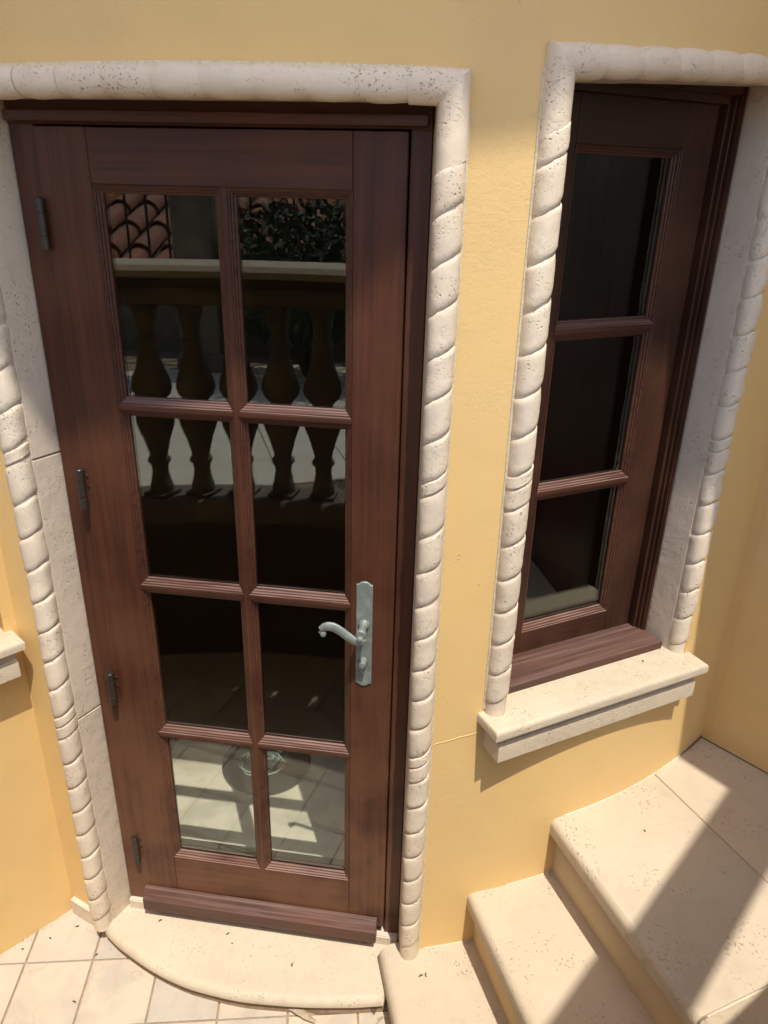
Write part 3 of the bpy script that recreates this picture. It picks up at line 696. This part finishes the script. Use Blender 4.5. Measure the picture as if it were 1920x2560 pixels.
# tread 1: nosing from (0.020,1.425) along (0.037,-0.167)
def nose(p, q, L):
    d_ = Vector((q[0] - p[0], q[1] - p[1])).normalized(); return (p[0] + d_.x * L, p[1] + d_.y * L)
N1a, N1b = (0.0177, 1.4366), (0.0590, 1.2322); N1f = nose(N1a, N1b, 1.20)
N2a, N2b = (0.2535, 1.4837), (0.3596, 1.1231); N2f = nose(N2a, N2b, 1.05)
N3a, N3b = (0.4775, 1.5525), (0.6859, 0.9983); N3f = nose(N3a, N3b, 0.95)
def curve_between(p, q, n=5):      # along the balustrade wall
    a0 = math.degrees(math.atan2((Dm.inverted() @ Vector((p[0], p[1], 0))).x - BC.x, -(Dm.inverted() @ Vector((p[0], p[1], 0))).y - BC.y))
    a1 = math.degrees(math.atan2((Dm.inverted() @ Vector((q[0], q[1], 0))).x - BC.x, -(Dm.inverted() @ Vector((q[0], q[1], 0))).y - BC.y))
    return [tuple(bal(a0 + (a1 - a0) * k / n, BR + 0.03).xy) for k in range(n + 1)]
c1 = curve_between(N1f, N2f); c2 = curve_between(N2f, N3f)
def behind(a, b_, k):              # push a nosing line back under the riser
    d_ = Vector((b_[0] - a[0], b_[1] - a[1])).normalized(); n_ = Vector((-d_.y, d_.x)); return (a[0] + n_.x * k, a[1] + n_.y * k)
w1 = [wallpt(t_) for t_ in (16.5, 13.5, 10, 7.5)]
poly = [N1a] + c1 + [behind(N2f, N2a, -0.05), behind(N2a, N2b, 0.05)] + [wallpt(13), wallpt(9), (0.052, 1.455)]
b = MB(); slab(b, poly, [0.022] + [0] * (len(poly) - 1), Z1, Z1 - 0.05, 6); b.obj("tread", M_step, st, smooth=50)
b = MB(); p2 = [behind(N1a, N1b, 0.022)] + [behind(c1[0], N1b, 0.0)] + poly[2:]
slab(b, p2, [0.001] * len(p2), Z1 - 0.0505, ZF - 0.02, 1); b.obj("riser", M_st2, st, smooth=50)
poly = [N2a] + c2 + [behind(N3f, N3a, -0.05), behind(N3a, N3b, 0.05)] + [wallpt(22), wallpt(17.5)]
b = MB(); slab(b, poly, [0.022] + [0] * (len(poly) - 1), Z2, Z2 - 0.05, 6); b.obj("tread", M_step, st, smooth=50)
p2 = [behind(N2a, N2b, 0.030), behind(N2f, N2a, -0.030)] + c2[1:] + [behind(N3f, N3a, -0.05), behind(N3a, N3b, 0.05), wallpt(22), wallpt(17.5)]
b = MB(); slab(b, p2, [0.001] * len(p2), Z2 - 0.0505, Z1 - 0.03, 1); b.obj("riser", M_st2, st, smooth=50)
# landing: nosing slab up to joint A, a slab beyond, and outer slabs behind joint B
JA0, JA1 = (0.8205, 1.7441), (0.9580, 1.4297)
JB0 = (0.7094, 1.0180)
G = 0.0028
nd = Vector((N3b[0] - N3a[0], N3b[1] - N3a[1])).normalized()
jbdir = Vector((0.158, 0.067)).normalized()
JB_in = (JB0[0] + 0.0, JB0[1]); JB_in = tuple(Vector(N3a) + nd * ((Vector(JB0) - Vector(N3a)).dot(nd)))
JB_out = tuple(Vector(JB_in) + jbdir * 0.40)
JAx = tuple(Vector(JA0) + (Vector(JA1) - Vector(JA0)).normalized() * 0.60)
b = MB(); poly = [N3a, JB_in, tuple(Vector(JB_in) + jbdir * 0.365), tuple(Vector(JAx) - Vector((G, 0))), tuple(Vector(JA0) - Vector((G, 0))), wallpt(30), wallpt(25.5)]
slab(b, poly, [0.022, 0.003, 0.003, 0.003, 0, 0, 0], Z3, Z3 - 0.05, 6); b.obj("landing_slab", M_step, st, smooth=50)
end3 = [tuple(bal(a, BR + 0.03).xy) for a in (44, 49)]
b = MB(); poly = [tuple(Vector(JB_in) + nd * G * 2), N3f] + [tuple(bal(a, BR + 0.03).xy) for a in (40, 44, 49)] + [tuple(Vector(JB_in) + jbdir * 0.72 + nd * G * 2)]
slab(b, poly, [0.022] + [0] * 4 + [0.003], Z3 - 0.0005, Z3 - 0.05, 6); b.obj("landing_slab", M_step, st, smooth=50)
b = MB(); far = Vector(RA.xy) + Vector(rdir.xy) * 1.6
jo = Vector(JB_in) + jbdir * 0.365
poly = [tuple(Vector(JA0) + Vector((G, 0))), tuple(Vector(JAx) + Vector((G, 0))), tuple(Vector(JB_in) + jbdir * 0.372), tuple(Vector(JB_in) + jbdir * 0.72), (far.x, far.y), (far.x + 0.05, far.y + 0.03), (1.08, 1.95), (0.99, 1.96)]
slab(b, poly, [0.003, 0.003, 0.003, 0, 0, 0, 0, 0], Z3, Z3 - 0.05, 3); b.obj("landing_slab", M_step, st, smooth=50)
b = MB(); p2 = [behind(N3a, N3b, 0.030), behind(N3f, N3a, -0.030)] + [tuple(bal(a, BR + 0.03).xy) for a in (40, 44, 49)] + [(far.x, far.y), (1.2, 2.1), (0.9, 2.0), wallpt(30), wallpt(22)]
slab(b, p2, [0.001] * len(p2), Z3 - 0.0505, Z2 - 0.03, 1); b.obj("riser", M_st2, st, smooth=50)
b = MB(); slab(b, p2, [0.001] * len(p2), Z3 - 0.006, Z3 - 0.0504, 1); b.obj("joint_mortar", M_lin, st, smooth=50)
# dirt and grout lines at the inner corners, rim against the wall
for z, ths_ in ((Z1, (9.5, 15.2)), (Z2, (17.6, 22.4)), (Z3, (23.2, 44.6))):
    b = MB(); b.tube([cylp(ths_[0] + (ths_[1] - ths_[0]) * k / 12, TR + 0.0005, z + 0.0005) for k in range(13)], 0.0035, 6); b.obj("mortar_fillet", M_lin, st)

# ------------------------------------------------------------------ balustrade and terrace behind the camera
bt = thing("stone_balustrade", "curved stone balustrade on a retaining wall, facing the door and mirrored in its glass", "balustrade")
def band(mb, a0, a1, ri, ro, z0, z1, n=46, rnd=0.0):
    vs = []; k = 8 if rnd else 4
    for i in range(n + 1):
        a = a0 + (a1 - a0) * i / n
        q = [(ri, z0), (ro, z0), (ro, z1), (ri, z1)] if not rnd else [(ri + rnd * .3, z0), (ro - rnd * .3, z0), (ro, z0 + rnd * .3), (ro, z1 - rnd), (ro - rnd, z1), (ri + rnd, z1), (ri, z1 - rnd), (ri, z0 + rnd * .3)]
        for rr, z in q: p = bal(a, rr); vs.append((p.x, p.y, z))
    fs = [(i * k + j, i * k + (j + 1) % k, (i + 1) * k + (j + 1) % k, (i + 1) * k + j) for i in range(n) for j in range(k)]
    fs += [tuple(range(k))[::-1], tuple(n * k + j for j in range(k))]
    return mb.add(vs, fs)
A0, A1_ = -40, 49
band(MB(), A0, A1_, BR, BR + 0.28, -0.3, 0.60).obj("retaining_wall", M_ret, bt, smooth=30)
band(MB(), A0, A1_, BR - 0.005, BR + 0.24, 0.601, 0.70, rnd=0.015).obj("plinth_course", M_bal, bt, smooth=40)
band(MB(), A0, A1_, BR + 0.012, BR + 0.22, 1.560, 1.625, rnd=0.02).obj("top_course", M_bal, bt, smooth=40)
band(MB(), A0, A1_, BR + 0.045, BR + 0.20, 1.6255, 1.665).obj("neck_course", M_bal, bt, smooth=40)
band(MB(), A0, A1_, BR, BR + 0.32, 1.6655, 1.713, rnd=0.02).obj("coping", M_cop, bt, smooth=40)
hp = [(0.0, 0.052), (0.03, 0.052), (0.05, 0.045), (0.10, 0.036), (0.135, 0.040), (0.140, 0.050), (0.155, 0.052), (0.165, 0.044), (0.175, 0.039), (0.25, 0.058), (0.31, 0.080), (0.345, 0.085), (0.375, 0.074), (0.40, 0.050), (0.412, 0.044)]
b = MB(); prof = [(rr, z) for z, rr in hp] + [(rr, 0.824 - z) for z, rr in hp[::-1]]
b.lathe(prof, 20, (0, 0, 0.018)); b.box(-0.058, 0.058, -0.058, 0.058, 0, 0.018); b.box(-0.058, 0.058, -0.058, 0.058, 0.842, 0.8598)
bme = b.mesh("baluster", M_bal, smooth=40)
nb = 20; sp = math.degrees(0.185 / (BR + 0.11))
a = A0 + 2
while a < A1_ - 1:
    p = bal(a, BR + 0.115); link("baluster", bme, bt, (p.x, p.y, 0.7003), (0, 0, DA - R_(a))); a += sp
# terrace floor
tb = MB()
ring = [bal(a, BR + 0.27) for a in range(-40, 50, 3)]
outer = [dw_(4.2, 1.8), dw_(4.2, 5.3), dw_(-6.0, 5.3), dw_(-6.0, 0.9)]
P = [(p.x, p.y) for p in ring] + [(p.x, p.y) for p in outer]
tb.add([(x, y, 0.592) for x, y in P] + [(x, y, -1.25) for x, y in P], [tuple(range(len(P))), tuple(range(len(P), 2 * len(P)))[::-1]] + [(i, (i + 1) % len(P), (i + 1) % len(P) + len(P), i + len(P)) for i in range(len(P))])
ter = tag(tb.obj("terrace_floor", M_grout, smooth=0), kind='structure')
tmesh = MB().box(0, 0.394, 0, 0.394, 0.58, 0.60).mesh("terrace_tile", M_ttile, bevel=0.002)
for i in range(-9, 9):
    for j in range(-3, 9):
        v = Vector((i * 0.4 - 0.9, j * 0.4 + 1.0)); ca, sa = math.cos(R_(24)), math.sin(R_(24))
        u, n = v.x * ca - v.y * sa, v.x * sa + v.y * ca
        ok = all(math.hypot(u + a_ * ca - b_ * sa - BC.x, n + a_ * sa + b_ * ca - BC.y) > BR + 0.26 for a_ in (0, 0.4) for b_ in (0, 0.4))
        if ok and -3.6 < u < 2.6 and 0.6 < n < 4.8:
            p = dw_(u + (-0.4 * sa), n + 0.4 * ca); link("terrace_tile", tmesh, ter, (p.x, p.y, 0), (0, 0, DA - R_(24)))
# parapet, railing, roof and planting beyond
pz = thing("parapet_wall", "low parapet wall toned dark for its shaded face across the far side of the terrace", "wall", dw_(0, 5.0), DA)
MB().box(-5.2, 3.6, -0.25, 0.0, 0.4, 1.18).obj("wall_face", M_bal, pz, smooth=0)
MB().box(-5.2, 3.6, -0.29, 0.04, 1.1805, 1.23).obj("wall_cap", M_bal, pz, smooth=0)
rl = thing("iron_railing", "black iron railing along the parapet, mirrored in the top panes", "railing", dw_(0, 5.1), DA)
barm = MB().box(-0.009, 0.009, -0.009, 0.009, 1.23, 2.22).mesh("railing_bar", M_iron)
for k in range(44): link("railing_bar", barm, rl, (-5.0 + 0.19 * k, 0, 0))
MB().box(-5.1, 3.5, -0.02, 0.02, 2.2205, 2.25).obj("top_rail", M_iron, rl, smooth=0)
MB().box(-5.1, 3.5, -0.0089, 0.0089, 1.29, 1.31).obj("bottom_rail", M_iron, rl, smooth=0)
col = thing("square_column", "square stucco column standing on the terrace near the railing", "column", dw_(-1.42, 4.45), DA)
MB().box(-0.17, 0.17, -0.17, 0.17, 0.60, 3.2).obj("shaft", M_bal, col, bevel=0.01)
MB().box(-0.2, 0.2, -0.2, 0.2, 0.6005, 0.75).obj("base", M_bal, col, bevel=0.01)
hs = thing("tiled_roof", "sloping terracotta barrel tile roof beyond the railing", "roof", dw_(-1.6, 6.3), DA)
hs.rotation_euler = (R_(21), 0, DA + PI)
hs.location = dw_(-2.4, 5.7, 1.10); hs.scale = (1.5, 1.5, 1.5)
tp = MB(); n = 8; vs = []
for k, (y, rr) in enumerate(((0, 0.085), (0.42, 0.07))):
    for j in range(n + 1):
        a_ = PI * j / n; vs.append((rr * math.cos(a_), y, rr * math.sin(a_) + (0.02 if k == 0 else 0)))
    for j in range(n + 1):
        a_ = PI * j / n; vs.append(((rr - 0.013) * math.cos(a_), y, (rr - 0.013) * math.sin(a_) + (0.02 if k == 0 else 0)))
m = n + 1
tp.add(vs, [(j, j + 1, 2 * m + j + 1, 2 * m + j) for j in range(n)] + [(m + j, 3 * m + j, 3 * m + j + 1, m + j + 1) for j in range(n)] + [(j, m + j, m + j + 1, j + 1) for j in range(n)])
tme = tp.mesh("roof_tile", M_terra, smooth=50)
MB().box(-3.2, 3.2, 0, 4.0, -0.08, -0.01).obj("roof_deck", M_shade_deck, hs, smooth=0)
for i in range(26):
    for j in range(10): link("roof_tile", tme, hs, (-2.9 + 0.225 * i, 0.02 + 0.37 * j, 0), (0, 0, 0))
def bush(label, loc, rad, n):
    t = thing("bush", label, "bush", loc)
    b = MB()
    for _ in range(n):
        while True:
            q = Vector((random.uniform(-1, 1), random.uniform(-1, 1), random.uniform(-1, 1)))
            if 0.3 < q.length < 1: break
        q = Vector((q.x * rad, q.y * rad * .7, q.z * rad * .75 + rad)); a_ = Vector((random.gauss(0, 1), random.gauss(0, 1), random.gauss(0, 1))).normalized() * random.uniform(.03, .06)
        c_ = a_.cross(Vector((random.gauss(0, 1), random.gauss(0, 1), 1))).normalized() * random.uniform(.012, .02)
        b.add([q - a_, q + c_, q + a_, q - c_], [(0, 1, 2, 3)])
    tag(b.obj("foliage", M_fol, t, smooth=0), kind='stuff')
    b = MB()
    for k in range(4): b.tube([(0, 0, 0), (math.cos(k * 1.6) * rad * .3, math.sin(k * 1.6) * rad * .2, rad * .8), (math.cos(k * 1.6) * rad * .5, math.sin(k * 1.6) * rad * .35, rad * 1.3)], [.02, .015, .006], 6)
    b.obj("stem", M_bark, t)
bush("larger dark green bush in front of the railing, mirrored in the top right pane", dw_(-0.55, 4.3, 0.60), 0.78, 4200)
bush("smaller dark green bush further right along the railing", dw_(0.55, 4.4, 0.60), 0.66, 2400)

# ------------------------------------------------------------------ inside the door
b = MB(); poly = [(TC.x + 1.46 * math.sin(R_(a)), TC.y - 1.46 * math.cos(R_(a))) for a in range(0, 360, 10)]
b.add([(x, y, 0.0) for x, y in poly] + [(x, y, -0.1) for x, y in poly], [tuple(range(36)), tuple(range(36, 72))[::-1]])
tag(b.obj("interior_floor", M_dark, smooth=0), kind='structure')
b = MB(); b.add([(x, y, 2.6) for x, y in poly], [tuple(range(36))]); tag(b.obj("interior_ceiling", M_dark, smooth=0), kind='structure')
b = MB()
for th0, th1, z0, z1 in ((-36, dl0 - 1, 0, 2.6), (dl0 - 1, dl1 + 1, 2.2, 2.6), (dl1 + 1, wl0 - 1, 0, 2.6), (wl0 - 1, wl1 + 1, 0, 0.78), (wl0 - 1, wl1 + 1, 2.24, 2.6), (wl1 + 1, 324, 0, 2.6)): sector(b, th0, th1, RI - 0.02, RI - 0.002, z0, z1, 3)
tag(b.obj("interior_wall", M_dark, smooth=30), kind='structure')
b = MB(); b.box(-0.19, 0.91, 0.2355, 0.71, 0.0005, 0.006)  # pale floor added where sun lands; unlit floor beyond is painted dark
ent = tag(b.obj("added_pale_floor", M_infl, smooth=0), kind='structure'); ent.location = DO; ent.rotation_euler = (0, 0, DA)
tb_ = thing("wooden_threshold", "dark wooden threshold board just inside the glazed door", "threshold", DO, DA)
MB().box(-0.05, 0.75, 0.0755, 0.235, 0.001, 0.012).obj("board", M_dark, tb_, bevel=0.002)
tr = thing("round_tray", "round dark tray of pale twisted glass on the floor inside the door", "tray", dw_(0.19, -0.62, 0.0065))
b = MB(); b.lathe([(0.155, 0), (0.165, 0.004), (0.165, 0.014), (0.158, 0.014), (0.156, 0.006), (0.0001, 0.006)], 40); b.obj("tray_base", M_tray, tr)
b = MB()
for k in range(14):
    rr = random.uniform(0.03, 0.09); ox, oy = random.uniform(-.02, .02), random.uniform(-.02, .02)
    b.tube([(ox + rr * math.cos(q * .5 + k), oy + rr * .8 * math.sin(q * .5 + k), 0.012 + 0.006 * math.sin(q + k)) for q in range(10)], 0.0035, 6)
b.obj("glass_coils", M_coil, tr)

# ------------------------------------------------------------------ litter on the ground
pods = [((-0.9122, 1.5727, ZF), "dark seed pod on the tiles near the left corner"), ((-0.9796, 1.5321, ZF), "small dark seed pod by the foot of the left wall"),
        ((-0.8198, 1.4834, ZF), "dark seed pod on the tile joint below the left end of the doorstep"), ((-0.8319, 1.3434, ZF), "curved dark seed pod on the lower left floor tile"),
        ((-0.4876, 1.3846, ZF), "tiny dark seed pod on the tiles just below the curved doorstep edge"), ((-0.6434, 1.5498, -0.035), "curled dark seed pod on the left part of the doorstep"),
        ((-0.4321, 1.5125, -0.035), "brown seed pod in the middle of the doorstep under the weatherboard"), ((-0.4136, 1.4823, -0.035), "small round seed in the middle of the doorstep"),
        ((-0.2287, 1.422, -0.035), "upright brown seed pod on the right part of the doorstep"), ((0.1338, 1.361, 0.02), "left one of two brown seed pods on the lowest stair tread"),
        ((0.1488, 1.365, 0.02), "right one of two brown seed pods on the lowest stair tread"), ((-1.0452, 1.495, ZF), "dark crumb against the left wall foot at the picture edge"),
        ((0.716, 1.695, 0.841), "reddish seed on the right part of the stone window sill"), ((0.731, 1.508, 0.421), "reddish chip lying on the upper landing slab")]
angs = [0.3, -0.6, 0.9, -0.4, 0.5, 0.6, 0.7, 0, 1.4, 0.45, 1.6, 0.2, 0.1, 2.0]
lens = [0.011, 0.008, 0.010, 0.012, 0.006, 0.012, 0.010, 0.004, 0.012, 0.013, 0.013, 0.007, 0.005, 0.007]
for (p, lab), an, ln in zip(pods, angs, lens):
    b = MB(); k = 7
    b.tube([(ln * .5 * (2 * i / (k - 1) - 1), 0.18 * ln * (1 - (2 * i / (k - 1) - 1) ** 2), 0.0016) for i in range(k)], [0.0006 + 0.0015 * math.sqrt(max(0, 1 - (2 * i / (k - 1) - 1) ** 2)) for i in range(k)], 7)
    o = tag(b.obj("seed_pod", M_pod), lab, "seed pod", "seed pods and crumbs scattered on the stone"); o.location = p; o.rotation_euler = (0, 0, an)
def strip(name, pts, w0, lab, cat, mat=M_leaf, thick=0.0012, lift=0.0):
    pts = [Vector(p) for p in pts]; vs = []; k = len(pts)
    for i, p in enumerate(pts):
        t_ = (pts[min(i + 1, k - 1)] - pts[max(i - 1, 0)]).normalized(); s_ = Vector((-t_.y, t_.x, 0)) * w0[i]
        for q in (p - s_, p + Vector((0, 0, 0.003)), p + s_): vs.append(q)
        for q in (p - s_, p + Vector((0, 0, 0.003)), p + s_): vs.append(q + Vector((0, 0, thick)))
    fs = []
    for i in range(k - 1):
        a = 6 * i; c_ = a + 6
        for q0, q1 in ((0, 1), (1, 2), (4, 3), (5, 4), (3, 0), (2, 5)): fs.append((a + q0, a + q1, c_ + q1, c_ + q0))
    b = MB().add(vs, fs); b.obj  # noqa
    return tag(b.obj(name, mat, smooth=40), lab, cat)
strip("palm_leaf_strip", [(-0.290, 1.376, -0.088), (-0.25, 1.352, -0.087), (-0.2136, 1.3332, -0.085), (-0.18, 1.313, -0.086), (-0.1525, 1.2994, -0.088)], [0.004, 0.010, 0.011, 0.009, 0.004], "dried beige palm leaf strip lying on the tiles below the doorstep", "leaf")
b = MB(); b.tube([(-0.2083, 1.3612, -0.087), (-0.1506, 1.3476, -0.086), (-0.11, 1.339, -0.084), (-0.0765, 1.3345, -0.086)], [0.002, 0.0018, 0.0014, 0.0006], 6)
tag(b.obj("dried_twig", M_leaf), "thin dried twig beside the palm leaf strip on the tiles", "twig")
b = MB(); q0, q1 = Vector((0.030, 1.366, -0.086)), Vector((-0.0011, 1.3337, -0.086))
for k in range(5):
    s_ = Vector((0.0035 * (k - 2), -0.0035 * (k - 2), 0)); b.tube([q0 + s_ * .3 + Vector((0, 0, .004)), (q0 + q1) / 2 + s_ * .6 + Vector((0, 0, .003)), q1 + s_ * 1.2], [0.0008, 0.0016, 0.0022], 5)
tag(b.obj("flower_stalk", M_pod), "frayed brown flower stalk on the tiles by the end of the doorstep", "stalk")
b = MB()
for k in range(3): b.tube([(0.037 - 0.004 * k, 1.3181 - 0.001 * k, -0.083), (0.022, 1.306 + 0.004 * k, -0.086), (0.006 + 0.004 * k, 1.292 - 0.002 * k, -0.088)], [0.0008, 0.0015, 0.0008], 5)
tag(b.obj("straw_wisp", M_leaf), "wisp of pale straw at the foot of the lowest stair riser", "straw")

# ------------------------------------------------------------------ painted corner shade lines and litter nobody could count
b = MB(); b.tube([tuple(RA + rdir * q + Vector((0, 0, Z3 + 0.001))) for q in (-0.03, 0.2, 0.5, 0.9, 1.4)], 0.003, 6); b.obj("corner_shade_line", M_shade_deck, st)  # dark line painted in for contact shade along the corner
b = MB(); b.tube([cylp(40 + 0.6 * k, TR + 0.002, Z3 + 0.002) for k in range(9)], [0.0015 + 0.0004 * k for k in range(9)], 6); b.obj("corner_shade_line", M_shade_deck, st)
b = MB()
def crumb(p, sz):
    q = [Vector((random.gauss(0, 1), random.gauss(0, 1), random.gauss(0, .5))).normalized() * sz * random.uniform(.5, 1.2) for _ in range(4)]
    b.add([p + v_ + Vector((0, 0, sz * .3)) for v_ in q], [(0, 1, 2), (0, 2, 3), (0, 3, 1), (1, 3, 2)])
for _ in range(150):
    k_ = random.uniform(0.0, 0.75); crumb(LA + Ld * k_ + Vector((0.725, -0.689, 0)) * abs(random.gauss(0.004, 0.006)) + Vector((0, 0, ZF)), random.choice((0.0010, 0.0014, 0.0022)))
for _ in range(90):
    p_ = random.choice(wp); crumb(Vector((p_.x, p_.y, ZF)) + Vector((random.gauss(0, .006), -abs(random.gauss(0, .008)), 0)), random.choice((0.0009, 0.0012, 0.0018)))
for _ in range(70):
    crumb(Vector((random.uniform(-1.1, 0.0), random.uniform(1.2, 1.45), ZF)), random.choice((0.0006, 0.0009)))
for _ in range(60):
    th_ = random.uniform(9, 44); z_ = Z1 if th_ < 15.5 else Z2 if th_ < 22 else Z3; crumb(cylp(th_, TR + abs(random.gauss(0.004, 0.01)), z_), random.choice((0.0007, 0.0012)))
tag(b.obj("leaf_litter", M_pod, smooth=0), "fine dark crumbs and dust gathered along the wall feet and step edges", "litter", kind='stuff')
